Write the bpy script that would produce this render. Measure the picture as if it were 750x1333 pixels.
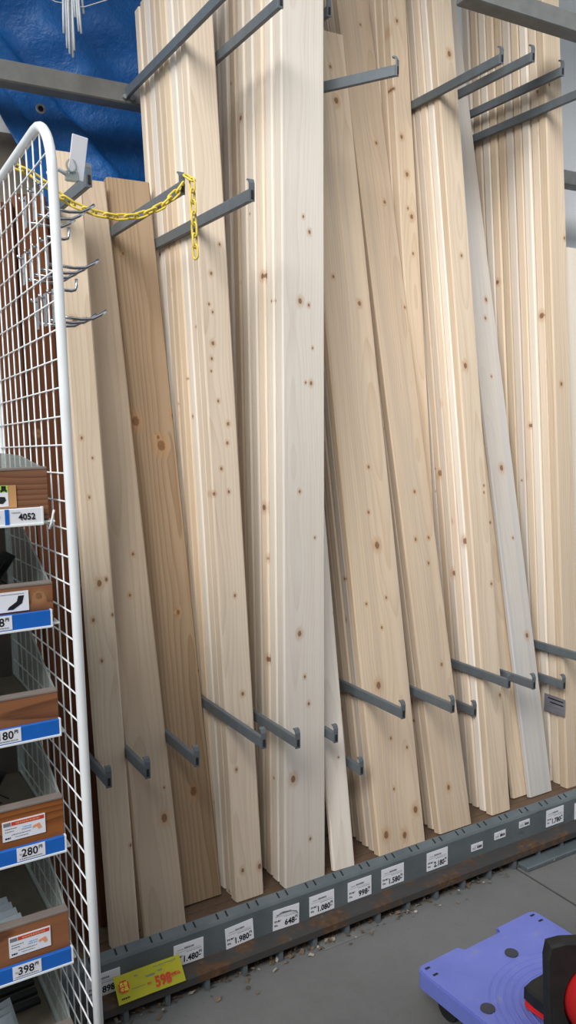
import bpy, bmesh, math, random
from mathutils import Vector, Matrix, Euler

for o in list(bpy.data.objects):
    bpy.data.objects.remove(o)
scene = bpy.context.scene
COL = scene.collection
rnd = random.Random(7)
PI = math.pi

# ------------------------------------------------------------------ camera
cam_data = bpy.data.cameras.new('camera')
cam = bpy.data.objects.new('camera', cam_data)
COL.objects.link(cam)
yaw, pitch, roll = math.radians(30.22), math.radians(-6.39), math.radians(-0.954)
fwd = Vector((math.sin(yaw) * math.cos(pitch), math.cos(yaw) * math.cos(pitch), math.sin(pitch)))
rgt = Vector((math.cos(yaw), -math.sin(yaw), 0))
upv = rgt.cross(fwd)
r2 = math.cos(roll) * rgt + math.sin(roll) * upv
u2 = -math.sin(roll) * rgt + math.cos(roll) * upv
m = Matrix.Identity(4)
for i in range(3):
    m[i][0], m[i][1], m[i][2] = r2[i], u2[i], -fwd[i]
m[2][3] = 1.45
cam.matrix_world = m
cam_data.sensor_fit = 'VERTICAL'
cam_data.sensor_height = 36.0
cam_data.lens = 1076.2 / 1333 * 36.0
cam_data.clip_start = 0.05
scene.camera = cam

# ------------------------------------------------------------------ sky, sun, exposure
world = bpy.data.worlds.new('overcast_sky')
scene.world = world
world.use_nodes = True
bg = world.node_tree.nodes['Background']
bg.inputs['Color'].default_value = (0.82, 0.92, 1.04, 1)
bg.inputs['Strength'].default_value = 0.80
sun_data = bpy.data.lights.new('hazy_sun', 'SUN')
sun_data.energy = 3.7
sun_data.angle = math.radians(36)
sun_data.color = (1.0, 0.98, 0.95)
sun = bpy.data.objects.new('hazy_sun', sun_data)
sun.rotation_euler = Vector((0.68, 0.65, -0.69)).to_track_quat('-Z', 'Y').to_euler()
COL.objects.link(sun)
vs = scene.view_settings
vs.view_transform = 'Standard'
vs.look = 'None'
vs.gamma = 1
vs.exposure = 0.29
vs.use_curve_mapping = False


# ------------------------------------------------------------------ node helpers
class NT:
    def __init__(s, name, rough=0.6, metal=0.0, spec=0.4):
        s.mat = bpy.data.materials.new(name)
        s.mat.use_nodes = True
        s.t = s.mat.node_tree
        s.b = s.t.nodes['Principled BSDF']
        s.b.inputs['Roughness'].default_value = rough
        s.b.inputs['Metallic'].default_value = metal
        s.b.inputs['Specular IOR Level'].default_value = spec

    def n(s, typ, **kw):
        nd = s.t.nodes.new(typ)
        for k, v in kw.items():
            setattr(nd, k, v)
        return nd

    def put(s, sock, v):
        if isinstance(v, bpy.types.NodeSocket):
            s.t.links.new(v, sock)
        elif isinstance(v, (tuple, list)) and len(v) == 3 and sock.type == 'RGBA':
            sock.default_value = (*v, 1)
        else:
            sock.default_value = v

    def m(s, op, a, b=0.0, c=None, clamp=False):
        nd = s.n('ShaderNodeMath', operation=op, use_clamp=clamp)
        s.put(nd.inputs[0], a)
        s.put(nd.inputs[1], b)
        if c is not None:
            s.put(nd.inputs[2], c)
        return nd.outputs[0]

    def obj(s):
        return s.n('ShaderNodeTexCoord').outputs['Object']

    def sep(s, v):
        nd = s.n('ShaderNodeSeparateXYZ')
        s.put(nd.inputs[0], v)
        return nd.outputs

    def comb(s, x, y, z):
        nd = s.n('ShaderNodeCombineXYZ')
        for i, v in enumerate((x, y, z)):
            s.put(nd.inputs[i], v)
        return nd.outputs[0]

    def noise(s, vec, scale=1.0, detail=3.0, rough=0.55):
        nd = s.n('ShaderNodeTexNoise')
        s.put(nd.inputs['Vector'], vec)
        nd.inputs['Scale'].default_value = scale
        nd.inputs['Detail'].default_value = detail
        nd.inputs['Roughness'].default_value = rough
        return nd.outputs['Fac']

    def ramp(s, fac, *stops):
        nd = s.n('ShaderNodeValToRGB')
        s.put(nd.inputs[0], fac)
        cr = nd.color_ramp
        while len(cr.elements) < len(stops):
            cr.elements.new(0.5)
        for e, (p, col) in zip(cr.elements, stops):
            e.position = p
            e.color = (*col, 1) if not isinstance(col, float) else (col, col, col, 1)
        return nd.outputs[0]

    def mix(s, fac, a, b, mode='MIX'):
        nd = s.n('ShaderNodeMix', data_type='RGBA', blend_type=mode)
        s.put(nd.inputs['Factor'], fac)
        s.put(nd.inputs['A'], a)
        s.put(nd.inputs['B'], b)
        return nd.outputs['Result']

    def smooth(s, v, a, b, lo=0.0, hi=1.0):
        nd = s.n('ShaderNodeMapRange', interpolation_type='SMOOTHSTEP')
        s.put(nd.inputs[0], v)
        for i, q in enumerate((a, b, lo, hi)):
            s.put(nd.inputs[1 + i], q)
        return nd.outputs[0]

    def color(s, c):
        s.put(s.b.inputs['Base Color'], c)

    def bump(s, h, strength=0.3, dist=0.002):
        nd = s.n('ShaderNodeBump')
        nd.inputs['Strength'].default_value = strength
        nd.inputs['Distance'].default_value = dist
        s.put(nd.inputs['Height'], h)
        s.t.links.new(nd.outputs[0], s.b.inputs['Normal'])


def plain(name, col, rough=0.6, metal=0.0, spec=0.4, var=0.12, scale=18.0):
    """painted / moulded surface with faint mottling"""
    k = NT(name, rough, metal, spec)
    f = k.noise(k.obj(), scale, 4)
    a = tuple(c * (1 - var) for c in col)
    b = tuple(min(1, c * (1 + var)) for c in col)
    k.color(k.ramp(f, (0.3, a), (0.7, b)))
    return k.mat


def wood(name, light, dark, ring=0.45, knot=0.5, stain=None, stain_amt=0.0, knots=(), var=0.27, spacing=0.0075, flat=1.0):
    k = NT(name, 0.62, 0.0, 0.25)
    P = k.sep(k.obj())
    R = k.n('ShaderNodeObjectInfo').outputs['Random']
    x, y, z = P[0], P[1], P[2]
    R2 = k.m('FRACT', k.m('MULTIPLY', R, 17.31))
    zz = k.m('ADD', z, k.m('MULTIPLY', R, 57.0))
    slow = k.comb(k.m('MULTIPLY', x, 5.0), k.m('MULTIPLY', y, 5.0), k.m('MULTIPLY', zz, 1.1))
    n1 = k.noise(slow, 1.0, 2)
    n2 = k.noise(k.comb(k.m('MULTIPLY', zz, 1.3), k.m('MULTIPLY', x, 4.0), 3.7), 1.0, 2)
    # knots: distance field in units of knot radius
    if knots:
        kd = None
        for (kx, kz, kr) in knots:
            dx = k.m('SUBTRACT', x, kx)
            dz = k.m('MULTIPLY', k.m('SUBTRACT', z, kz), 0.72)
            d = k.m('DIVIDE', k.m('SQRT', k.m('ADD', k.m('MULTIPLY', dx, dx), k.m('MULTIPLY', dz, dz))), kr)
            kd = d if kd is None else k.m('MINIMUM', kd, d)
    else:
        vo = k.n('ShaderNodeTexVoronoi', voronoi_dimensions='2D', feature='F1')
        uv = k.comb(k.m('ADD', k.m('ADD', x, y), k.m('MULTIPLY', R2, 31.0)), zz, 0.0)
        k.put(vo.inputs['Vector'], uv)
        vo.inputs['Scale'].default_value = 6.5
        cs = k.n('ShaderNodeSeparateColor')
        k.put(cs.inputs[0], vo.outputs['Color'])
        rr = k.m('POWER', cs.outputs[0], 2.5)
        rad = k.m('MULTIPLY_ADD', rr, 0.010, 0.0028)
        rad = k.m('MULTIPLY', rad, k.m('LESS_THAN', cs.outputs[1], knot))
        rad = k.m('MAXIMUM', rad, 1e-5)
        kd = k.m('DIVIDE', k.m('DIVIDE', vo.outputs['Distance'], 6.5), rad)
    kn = k.noise(k.comb(k.m('MULTIPLY', x, 160.0), k.m('MULTIPLY', y, 160.0), k.m('MULTIPLY', zz, 160.0)), 1.0, 2)
    kd = k.m('ADD', kd, k.m('MULTIPLY', k.m('SUBTRACT', kn, 0.5), 0.5))
    core = k.smooth(kd, 0.75, 1.15, 1.0, 0.0)
    halo = k.smooth(kd, 1.0, 3.2, 1.0, 0.0)
    # growth rings round an off-centre pith
    x0 = k.m('MULTIPLY', k.m('SUBTRACT', R2, 0.5), 0.14)
    y0 = k.m('MULTIPLY_ADD', R, 0.06, 0.025)
    dx = k.m('ADD', k.m('SUBTRACT', x, x0), k.m('MULTIPLY', k.m('SUBTRACT', n1, 0.5), 0.05))
    dy = k.m('ADD', k.m('ADD', y, y0), k.m('MULTIPLY', k.m('SUBTRACT', n2, 0.5), 0.07))
    r = k.m('SQRT', k.m('ADD', k.m('MULTIPLY', dx, dx), k.m('MULTIPLY', dy, dy)))
    r = k.m('ADD', r, k.m('MULTIPLY', halo, 0.006))
    ph = k.m('FRACT', k.m('DIVIDE', r, spacing))
    late = k.m('MULTIPLY', k.m('POWER', ph, 2.2), k.smooth(ph, 0.93, 1.0, 1.0, 0.0))
    fib = k.noise(k.comb(k.m('MULTIPLY', x, 260.0), k.m('MULTIPLY', y, 260.0), k.m('MULTIPLY', zz, 7.0)), 1.0, 3)
    broad = k.noise(k.comb(k.m('MULTIPLY', x, 22.0), k.m('MULTIPLY', y, 22.0), k.m('MULTIPLY', zz, 0.9)), 1.0, 3)
    streak = k.noise(k.comb(k.m('MULTIPLY', x, 75.0), k.m('MULTIPLY', y, 75.0), k.m('MULTIPLY', zz, 1.6)), 1.0, 3)
    f = k.m('ADD', k.m('MULTIPLY', late, ring), k.m('MULTIPLY', k.m('SUBTRACT', streak, 0.5), 0.7))
    f = k.m('ADD', f, k.m('MULTIPLY', k.m('SUBTRACT', fib, 0.5), 0.55))
    f = k.m('ADD', f, k.m('MULTIPLY', k.m('SUBTRACT', broad, 0.45), 0.75), clamp=True)
    col = k.mix(f, light, dark)
    if stain is not None:
        st = k.noise(k.comb(k.m('MULTIPLY', x, 30.0), k.m('MULTIPLY', y, 30.0), k.m('MULTIPLY', k.m('ADD', zz, 9.0), 0.7)), 1.0, 2)
        st = k.m('MULTIPLY', k.smooth(st, 0.42, 0.62), stain_amt)
        col = k.mix(st, col, stain)
    # per-board tone
    hv = k.n('ShaderNodeHueSaturation')
    hv.inputs['Hue'].default_value = 0.5
    k.put(hv.inputs['Saturation'], k.m('MULTIPLY_ADD', R2, 0.3, 0.85))
    k.put(hv.inputs['Value'], k.m('MULTIPLY_ADD', R, var, 1.0 - var * 0.55))
    k.put(hv.inputs['Color'], col)
    col = hv.outputs[0]
    col = k.mix(k.m('MULTIPLY', halo, 0.45), col, (0.50, 0.27, 0.12))
    col = k.mix(k.m('MULTIPLY', core, 0.85), col, k.mix(kn, (0.10, 0.045, 0.02), (0.30, 0.15, 0.07)))
    k.color(col)
    k.bump(k.m('ADD', late, fib), 0.12, 0.001)
    return k.mat


# ------------------------------------------------------------------ materials
M = {}
WOODS = {
    'pine': dict(light=(0.77, 0.635, 0.485), dark=(0.565, 0.41, 0.275)),
    'pine_tan': dict(light=(0.67, 0.545, 0.415), dark=(0.49, 0.355, 0.24), stain=(0.42, 0.36, 0.32), stain_amt=0.25),
    'pine_white': dict(light=(0.82, 0.75, 0.655), dark=(0.65, 0.54, 0.42), ring=0.35, knot=0.35),
    'pine_warm': dict(light=(0.475, 0.355, 0.245), dark=(0.30, 0.20, 0.12), ring=0.75, knot=0.25, spacing=0.011),
    'pine_warm2': dict(light=(0.60, 0.47, 0.34), dark=(0.44, 0.32, 0.21), ring=0.45, knot=0.25, spacing=0.011),
    'pine_grey': dict(light=(0.72, 0.63, 0.53), dark=(0.53, 0.43, 0.34), stain=(0.46, 0.45, 0.45), stain_amt=0.4),
    'pine_silver': dict(light=(0.62, 0.58, 0.53), dark=(0.50, 0.46, 0.41), stain=(0.50, 0.50, 0.52), stain_amt=0.6, ring=0.3),
}
for nm, kw in WOODS.items():
    M[nm] = wood(nm, **kw)
KNOTS = {   # board label start: (across, along, radius) of each knot on the front face, metres
    'narrow pale pine board': [(-0.011, 1.613, 0.0062), (0.015, 1.615, 0.0039), (-0.016, 1.315, 0.0031), (0.008, 1.263, 0.0024), (-0.008, 1.163, 0.0028), (0.001, 0.941, 0.0063), (0.020, 0.949, 0.0040), (-0.022, 0.849, 0.0039), (0.029, 0.856, 0.0029), (-0.008, 0.742, 0.0034), (0.031, 0.254, 0.0032)],
    'smooth warm pine': [(0.021, 1.005, 0.0034), (-0.000, 0.894, 0.0034), (0.029, 0.290, 0.0082), (0.038, 0.369, 0.0025)],
    'wide warm pine': [(0.019, 1.296, 0.0116), (0.012, 1.321, 0.0045), (-0.051, 1.369, 0.0106), (0.067, 1.383, 0.0072), (0.019, 0.812, 0.0053), (0.064, 0.637, 0.0039), (0.010, 0.304, 0.0096), (-0.039, 1.860, 0.0036)],
    'front board of the long pine': [(-0.009, 1.752, 0.0037), (-0.021, 1.668, 0.0027), (-0.011, 1.647, 0.0027), (-0.016, 1.562, 0.0042), (-0.022, 1.520, 0.0034), (-0.026, 1.486, 0.0026), (-0.010, 1.404, 0.0030), (0.016, 1.341, 0.0038), (0.010, 1.288, 0.0034), (-0.013, 1.218, 0.0034), (-0.039, 1.150, 0.0037), (0.006, 1.153, 0.0034), (0.012, 0.584, 0.0043), (-0.021, 0.375, 0.0034), (0.023, 0.486, 0.0034), (-0.020, 0.086, 0.0043), (0.034, 0.082, 0.0056), (0.006, 0.863, 0.0034), (0.022, 1.833, 0.0030)],
    'front board of the upright': [(0.019, 1.862, 0.0042), (-0.001, 1.901, 0.0030), (-0.012, 1.672, 0.0059), (0.016, 1.663, 0.0034), (0.023, 1.448, 0.0043), (0.005, 1.449, 0.0026), (0.028, 1.546, 0.0026), (-0.018, 0.740, 0.0062), (-0.001, 0.613, 0.0035), (0.012, 0.532, 0.0039), (-0.041, 0.320, 0.0079), (0.016, 0.128, 0.0036), (-0.016, 1.145, 0.0034), (0.034, 1.012, 0.0026)],
    'front board of the widest': [(-0.002, 1.061, 0.0039), (0.018, 0.954, 0.0088), (-0.046, 0.775, 0.0034), (0.033, 0.785, 0.0035), (0.004, 0.694, 0.0035), (-0.031, 0.517, 0.0086), (-0.004, 0.346, 0.0035), (0.055, 0.305, 0.0035), (-0.012, 0.189, 0.0034), (0.063, 0.106, 0.0082), (-0.059, 0.058, 0.0086), (0.011, 0.039, 0.0078), (0.035, 2.401, 0.0080), (0.025, 2.511, 0.0044), (0.045, 1.735, 0.0059), (-0.046, 1.816, 0.0039), (0.016, 1.205, 0.0039)],
    'front board of the leaning': [(0.017, 2.756, 0.0032), (0.023, 2.331, 0.0042), (0.027, 2.121, 0.0046), (-0.020, 0.957, 0.0045), (0.022, 0.873, 0.0041), (0.036, 0.958, 0.0042), (0.024, 0.534, 0.0045), (-0.011, 0.137, 0.0061), (0.001, 1.116, 0.0042), (0.071, 1.672, 0.0042), (0.057, 1.752, 0.0034)],
    'front board of the narrow stack': [(-0.049, 2.673, 0.0080), (-0.007, 2.713, 0.0046), (-0.036, 2.479, 0.0038), (-0.015, 2.318, 0.0053), (-0.000, 2.192, 0.0060), (0.010, 2.048, 0.0064), (-0.005, 2.075, 0.0034), (0.007, 1.920, 0.0038)],
    'front board of the pine stack': [(0.014, 2.586, 0.0073), (-0.016, 1.527, 0.0073), (0.003, 1.901, 0.0042), (0.028, 1.118, 0.0031), (0.026, 1.094, 0.0031), (0.030, 0.780, 0.0038), (0.032, 0.397, 0.0042)],
    'greyish pine': [(0.020, 1.802, 0.0057), (0.006, 1.732, 0.0045), (-0.004, 1.177, 0.0078), (0.022, 0.564, 0.0066), (0.001, 1.515, 0.0034), (0.011, 0.920, 0.0034)],
    'front board of the deepest': [(-0.023, 2.491, 0.0042), (-0.008, 1.459, 0.0054), (0.030, 1.972, 0.0043)],
}
M['stained'] = wood('brown_stained_wood', (0.135, 0.052, 0.026), (0.06, 0.024, 0.013), knot=0.2)
M['bin_wood'] = wood('reddish_bin_wood', (0.27, 0.105, 0.040), (0.105, 0.038, 0.016), ring=0.9, knot=0.3)
M['bin_edge'] = plain('weathered_bin_top', (0.20, 0.165, 0.145), 0.8)
M['steel'] = plain('grey_painted_steel', (0.115, 0.135, 0.150), 0.45, 0.0, 0.5, 0.10, 30)
M['steel_beam'] = plain('warm_grey_steel_beam', (0.185, 0.185, 0.175), 0.5, 0.0, 0.5, 0.12, 25)
M['dark'] = plain('dark_gap', (0.02, 0.02, 0.022), 0.9)
M['white_paint'] = plain('white_powder_coat', (0.78, 0.80, 0.80), 0.35, 0, 0.5, 0.04)
M['chrome'] = plain('chrome_wire', (0.50, 0.52, 0.54), 0.22, 1.0, 0.5, 0.05)
M['yellow'] = plain('yellow_plastic', (0.74, 0.56, 0.07), 0.4, 0, 0.5, 0.06)
M['paper'] = plain('white_card', (0.80, 0.81, 0.86), 0.5, 0, 0.3, 0.03)
M['paper_yellow'] = plain('yellow_card', (0.78, 0.74, 0.06), 0.5, 0, 0.3, 0.04)
M['ink'] = plain('black_ink', (0.015, 0.015, 0.02), 0.6, 0, 0.2)
M['ink_grey'] = plain('grey_ink', (0.20, 0.20, 0.23), 0.6, 0, 0.2)
M['ink_red'] = plain('red_ink', (0.60, 0.06, 0.03), 0.6, 0, 0.2)
M['ink_orange'] = plain('orange_ink', (0.75, 0.33, 0.17), 0.6, 0, 0.2)
M['ink_blue'] = plain('blue_ink', (0.25, 0.42, 0.70), 0.6, 0, 0.2)
M['ink_green'] = plain('green_ink', (0.42, 0.70, 0.12), 0.6, 0, 0.2)
M['tan_card'] = plain('tan_card', (0.55, 0.30, 0.12), 0.7)
M['blue_strip'] = plain('blue_plastic_strip', (0.012, 0.13, 0.52), 0.3, 0, 0.5, 0.08)
M['black_metal'] = plain('black_coated_metal', (0.022, 0.024, 0.028), 0.45, 0.2, 0.5)
M['zinc'] = plain('zinc_plate', (0.42, 0.46, 0.48), 0.4, 0.6, 0.5)
M['dolly'] = None
M['rubber'] = plain('black_rubber', (0.016, 0.017, 0.016), 0.65, 0, 0.4, 0.3, 30)
M['red'] = plain('red_plastic', (0.72, 0.025, 0.025), 0.4, 0, 0.5, 0.08)
M['grip'] = plain('dark_grip_pad', (0.055, 0.058, 0.07), 0.8)
M['platform'] = wood('dirty_platform_wood', (0.135, 0.088, 0.058), (0.062, 0.041, 0.028), knot=0.1)
M['litter'] = plain('dead_leaf_litter', (0.16, 0.11, 0.07), 0.9, 0, 0.2, 0.5, 60)
M['litter_pale'] = plain('pale_litter', (0.42, 0.36, 0.28), 0.9, 0, 0.2, 0.4, 60)
M['string'] = plain('white_plastic_string', (0.62, 0.66, 0.70), 0.5)
M['fibreboard'] = plain('grey_brown_board', (0.26, 0.22, 0.17), 0.8, 0, 0.2, 0.25, 6)


def special_materials():
    k = NT('rail_paint', 0.5, 0, 0.5)
    v = k.obj()
    n = k.noise(v, 9, 5)
    c = k.ramp(n, (0.3, (0.085, 0.105, 0.115)), (0.7, (0.135, 0.155, 0.165)))
    scr = k.noise(k.comb(k.m('MULTIPLY', k.sep(v)[0], 14.0), k.sep(v)[1], k.m('MULTIPLY', k.sep(v)[2], 60.0)), 1.0, 4)
    k.color(k.mix(k.smooth(scr, 0.62, 0.72, 0, 0.45), c, (0.045, 0.05, 0.055)))
    M['rail'] = k.mat
    k = NT('rusty_steel', 0.75, 0, 0.3)
    v = k.obj()
    n = k.noise(v, 14, 6, 0.65)
    n2 = k.noise(v, 60, 4)
    rust = k.ramp(n2, (0.3, (0.06, 0.036, 0.022)), (0.6, (0.12, 0.065, 0.033)), (0.75, (0.24, 0.125, 0.05)))
    k.color(k.mix(k.smooth(n, 0.46, 0.62), (0.055, 0.052, 0.05), rust))
    k.bump(n2, 0.3, 0.002)
    M['rust'] = k.mat
    k = NT('concrete', 0.85, 0, 0.25)
    v = k.obj()
    n = k.noise(v, 2.5, 6, 0.6)
    n2 = k.noise(v, 40, 5, 0.7)
    c = k.ramp(n, (0.3, (0.130, 0.130, 0.126)), (0.7, (0.175, 0.175, 0.170)))
    sp = k.noise(v, 130, 2)
    c = k.mix(k.smooth(sp, 0.66, 0.72, 0, 0.5), c, (0.10, 0.09, 0.08))
    st = k.noise(v, 6.0, 3)
    c = k.mix(k.smooth(st, 0.60, 0.75, 0, 0.35), c, (0.12, 0.115, 0.105))
    k.color(k.mix(k.m('MULTIPLY', n2, 0.25), c, (0.22, 0.22, 0.21)))
    k.bump(n2, 0.15, 0.002)
    M['concrete'] = k.mat
    k = NT('white_wall_paint', 0.7, 0, 0.3)
    n = k.noise(k.obj(), 1.5, 4)
    k.color(k.ramp(n, (0.3, (0.78, 0.79, 0.80)), (0.7, (0.86, 0.87, 0.87))))
    M['wall'] = k.mat
    k = NT('blue_tarpaulin', 0.42, 0, 0.5)
    v = k.obj()
    P = k.sep(v)
    n = k.noise(v, 5, 5)
    fine = k.noise(k.comb(k.m('MULTIPLY', P[0], 60.0), 0.0, k.m('MULTIPLY', P[2], 60.0)), 1.0, 3, 0.7)
    c = k.ramp(n, (0.3, (0.004, 0.065, 0.25)), (0.7, (0.008, 0.125, 0.42)))
    k.color(k.mix(k.m('MULTIPLY', fine, 0.35), c, (0.015, 0.18, 0.52)))
    crk = k.noise(v, 26, 5, 0.65)
    k.bump(crk, 0.6, 0.012)
    M['tarp'] = k.mat
    k = NT('blue_violet_plastic', 0.5, 0, 0.45)
    v = k.obj()
    n = k.noise(v, 7, 6, 0.65)
    n2 = k.noise(v, 28, 5, 0.7)
    c = k.ramp(n, (0.3, (0.145, 0.180, 0.56)), (0.7, (0.185, 0.225, 0.66)))
    k.color(k.mix(k.smooth(n2, 0.56, 0.74, 0, 0.55), c, (0.30, 0.29, 0.33)))
    M['dolly'] = k.mat
    k = NT('clear_acrylic_sheet', 0.25, 0, 0.5)
    tr = k.n('ShaderNodeBsdfTransparent')
    tr.inputs[0].default_value = (0.80, 0.86, 0.84, 1)
    k.color((0.42, 0.46, 0.44))
    ms = k.n('ShaderNodeMixShader')
    ms.inputs[0].default_value = 0.45
    k.t.links.new(tr.outputs[0], ms.inputs[1])
    k.t.links.new(k.b.outputs[0], ms.inputs[2])
    k.t.links.new(ms.outputs[0], k.t.nodes['Material Output'].inputs[0])
    M['acrylic'] = k.mat


special_materials()


# ------------------------------------------------------------------ mesh helpers
def link(name, me, mat=None, parent=None):
    o = bpy.data.objects.new(name, me)
    COL.objects.link(o)
    if mat is not None and not me.materials:
        me.materials.append(mat)
    if parent is not None:
        o.parent = parent
    return o


def tag(o, label=None, cat=None, group=None, kind=None):
    if label:
        o['label'] = label
    if cat:
        o['category'] = cat
    if group:
        o['group'] = group
    if kind:
        o['kind'] = kind
    return o


def empty(name, loc, label, cat, group=None):
    o = bpy.data.objects.new(name, None)
    o.empty_display_size = 0.05
    o.location = loc
    COL.objects.link(o)
    return tag(o, label, cat, group)


def mesh_from(bm, name, smooth=False):
    bmesh.ops.recalc_face_normals(bm, faces=bm.faces)
    me = bpy.data.meshes.new(name)
    bm.to_mesh(me)
    bm.free()
    if smooth:
        for p in me.polygons:
            p.use_smooth = True
    return me


def add_box(bm, lo, hi, bev=0.0):
    r = bmesh.ops.create_cube(bm, size=1.0)
    vs_ = r['verts']
    for v in vs_:
        v.co = Vector([(lo[i] + hi[i]) / 2 + v.co[i] * (hi[i] - lo[i]) for i in range(3)])
    if bev:
        es = list({e for v in vs_ for e in v.link_edges})
        bmesh.ops.bevel(bm, geom=es, offset=bev, segments=1, affect='EDGES', profile=0.5)


def box(name, lo, hi, mat, parent=None, bev=0.002):
    bm = bmesh.new()
    add_box(bm, lo, hi, bev)
    return link(name, mesh_from(bm, name), mat, parent)


def add_tube(bm, pts, r, seg=8, closed=False, cap=True):
    pts = [Vector(p) for p in pts]
    n = len(pts)
    rings = []
    prev = None
    for i, p in enumerate(pts):
        if closed:
            d = (pts[(i + 1) % n] - pts[i - 1]).normalized()
        else:
            d = (pts[min(i + 1, n - 1)] - pts[max(i - 1, 0)]).normalized()
        if prev is None:
            a = Vector((0, 0, 1)) if abs(d.z) < 0.9 else Vector((1, 0, 0))
            u = d.cross(a).normalized()
        else:
            u = (prev - d * prev.dot(d)).normalized()
        prev = u
        w = d.cross(u)
        rings.append([bm.verts.new(p + (u * math.cos(t) + w * math.sin(t)) * r)
                      for t in [2 * PI * k / seg for k in range(seg)]])
    for i in range(n if closed else n - 1):
        a, b = rings[i], rings[(i + 1) % n]
        for k in range(seg):
            bm.faces.new((a[k], a[(k + 1) % seg], b[(k + 1) % seg], b[k]))
    if cap and not closed:
        bm.faces.new(rings[0][::-1])
        bm.faces.new(rings[-1])


def tube(name, pts, r, mat, parent=None, seg=8, closed=False):
    bm = bmesh.new()
    add_tube(bm, pts, r, seg, closed)
    return link(name, mesh_from(bm, name, True), mat, parent)


def extrude_poly(bm, pts2, axis, lo, hi):
    """polygon in the two other axes, extruded along axis"""
    def mk(t, p):
        if axis == 'x':
            return (t, p[0], p[1])
        if axis == 'y':
            return (p[0], t, p[1])
        return (p[0], p[1], t)
    a = [bm.verts.new(mk(lo, p)) for p in pts2]
    b = [bm.verts.new(mk(hi, p)) for p in pts2]
    bm.faces.new(a)
    bm.faces.new(b[::-1])
    n = len(pts2)
    for i in range(n):
        bm.faces.new((a[i], b[i], b[(i + 1) % n], a[(i + 1) % n]))


def prism(name, pts2, axis, lo, hi, mat, parent=None):
    bm = bmesh.new()
    extrude_poly(bm, pts2, axis, lo, hi)
    return link(name, mesh_from(bm, name), mat, parent)


def text_mesh(s, size, bold=0.0, align='LEFT', shear=0.0, sx=1.0):
    cu = bpy.data.curves.new('lettering', 'FONT')
    cu.body = s
    cu.size = size
    cu.offset = bold
    cu.align_x = align
    cu.shear = shear
    cu.resolution_u = 2
    o = bpy.data.objects.new('lettering', cu)
    COL.objects.link(o)
    bpy.context.view_layer.update()
    dg = bpy.context.evaluated_depsgraph_get()
    me = bpy.data.meshes.new_from_object(o.evaluated_get(dg))
    me.name = 'lettering'
    bpy.data.objects.remove(o)
    bpy.data.curves.remove(cu)
    # lay it in the x-z plane, facing -y
    me.transform(Matrix(((sx, 0, 0, 0), (0, 0, -1, 0), (0, 1, 0, 0), (0, 0, 0, 1))))
    me.materials.clear()
    return me


def letters(s, size, x, z, mat, parent, y=-0.0006, bold=0.0, align='LEFT', sx=1.0, name='lettering'):
    o = link(name, text_mesh(s, size, bold, align, 0, sx), mat, parent)
    o.location = (x, y, z)
    return o


def ink_rect(name, x0, x1, z0, z1, mat, parent, y=-0.0005):
    return box(name, (x0, y - 0.0003, z0), (x1, y, z1), mat, parent, 0)


def ink_lines(name, segs, mat, parent, y=-0.0005, h=0.0008):
    """rows of print too small to read: short strokes of uneven length"""
    bm = bmesh.new()
    for (x0, x1, z, hh) in segs:
        x = x0
        while x < x1:
            w = min(rnd.uniform(0.0012, 0.004), x1 - x)
            add_box(bm, (x, y - 0.0003, z), (x + w, y, z + (hh or h)))
            x += w + rnd.uniform(0.0005, 0.0012)
    return link(name, mesh_from(bm, name), mat, parent)


# ================================================================== SETTING
FLOOR = 0.045
BASE = 0.10
fl = bpy.data.objects.new('floor', None)
COL.objects.link(fl)
tag(fl, 'bare grey concrete floor in front of the timber rack', None, None, 'structure')
JX = 1.83
for (x0, x1) in ((-4.0, JX - 0.004), (JX + 0.004, 6.0)):
    o = box('slab', (x0, -3.2, FLOOR - 0.10), (x1, 3.0, FLOOR), M['concrete'], fl, 0.002)
o = box('joint_filler', (JX - 0.004, -3.2, FLOOR - 0.10), (JX + 0.004, 3.0, FLOOR - 0.006), M['dark'], fl, 0)

WB = 2.82
o = box('wall_back', (-1.0, WB, FLOOR), (5.5, WB + 0.1, 3.9), M['wall'], None, 0)
tag(o, 'white painted wall behind the timber rack', None, None, 'structure')
o = box('unseen_canopy', (-4.0, 1.2, 3.9), (6.0, 3.0, 4.0), M['wall'], None, 0)  # roof out of view, front edge placed to block the high sky
tag(o, 'unseen canopy roof above the timber rack, sized to cut the sky light', None, None, 'structure')
o = box('light_blocking_wall', (-4.0, -1.75, FLOOR), (6.0, -1.65, 4.05), M['fibreboard'], None, 0)  # added out of view, height set to keep sun off the board feet
tag(o, 'unseen tall wall behind the viewer, added to shade the lower boards', None, None, 'structure')

# ================================================================== LUMBER RACK
rack = empty('lumber_rack', (1.5, 2.5, FLOOR), 'grey steel lumber rack with projecting hooked arms and slotted base rail', 'rack')


def rbox(name, lo, hi, mat, bev=0.002, label=None):
    o = box(name, Vector(lo) - rack.location, Vector(hi) - rack.location, mat, rack, bev)
    if label:
        o['label'] = label
    return o


for x in (-0.15, 1.84, 3.3):
    rbox('upright', (x, 2.62, FLOOR + 0.0005), (x + 0.06, 2.68, 3.3), M['steel_beam'])
rbox('beam', (-0.2, 2.558, 2.430), (3.4, 2.62, 2.490), M['steel_beam'], 0.004, 'long warm grey steel beam in front of the blue tarpaulin')
rbox('beam', (-0.2, 2.558, 1.945), (3.4, 2.62, 2.005), M['steel_beam'])
rbox('beam', (-0.2, 2.558, 0.565), (3.4, 2.62, 0.625), M['steel_beam'])
rbox('tie_beam', (1.80, 1.97, 2.685), (3.4, 2.03, 2.745), M['steel_beam'], 0.004, 'grey steel tie beam crossing in front of the tallest boards')
rbox('tie_strut', (3.36, 2.03, 2.70), (3.40, 2.60, 2.74), M['steel_beam'])

# arms: (x, y_root, y_tip, z, yaw) bar with an upturned curved tip
ARM_H, ARM_T = 0.030, 0.012


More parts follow.
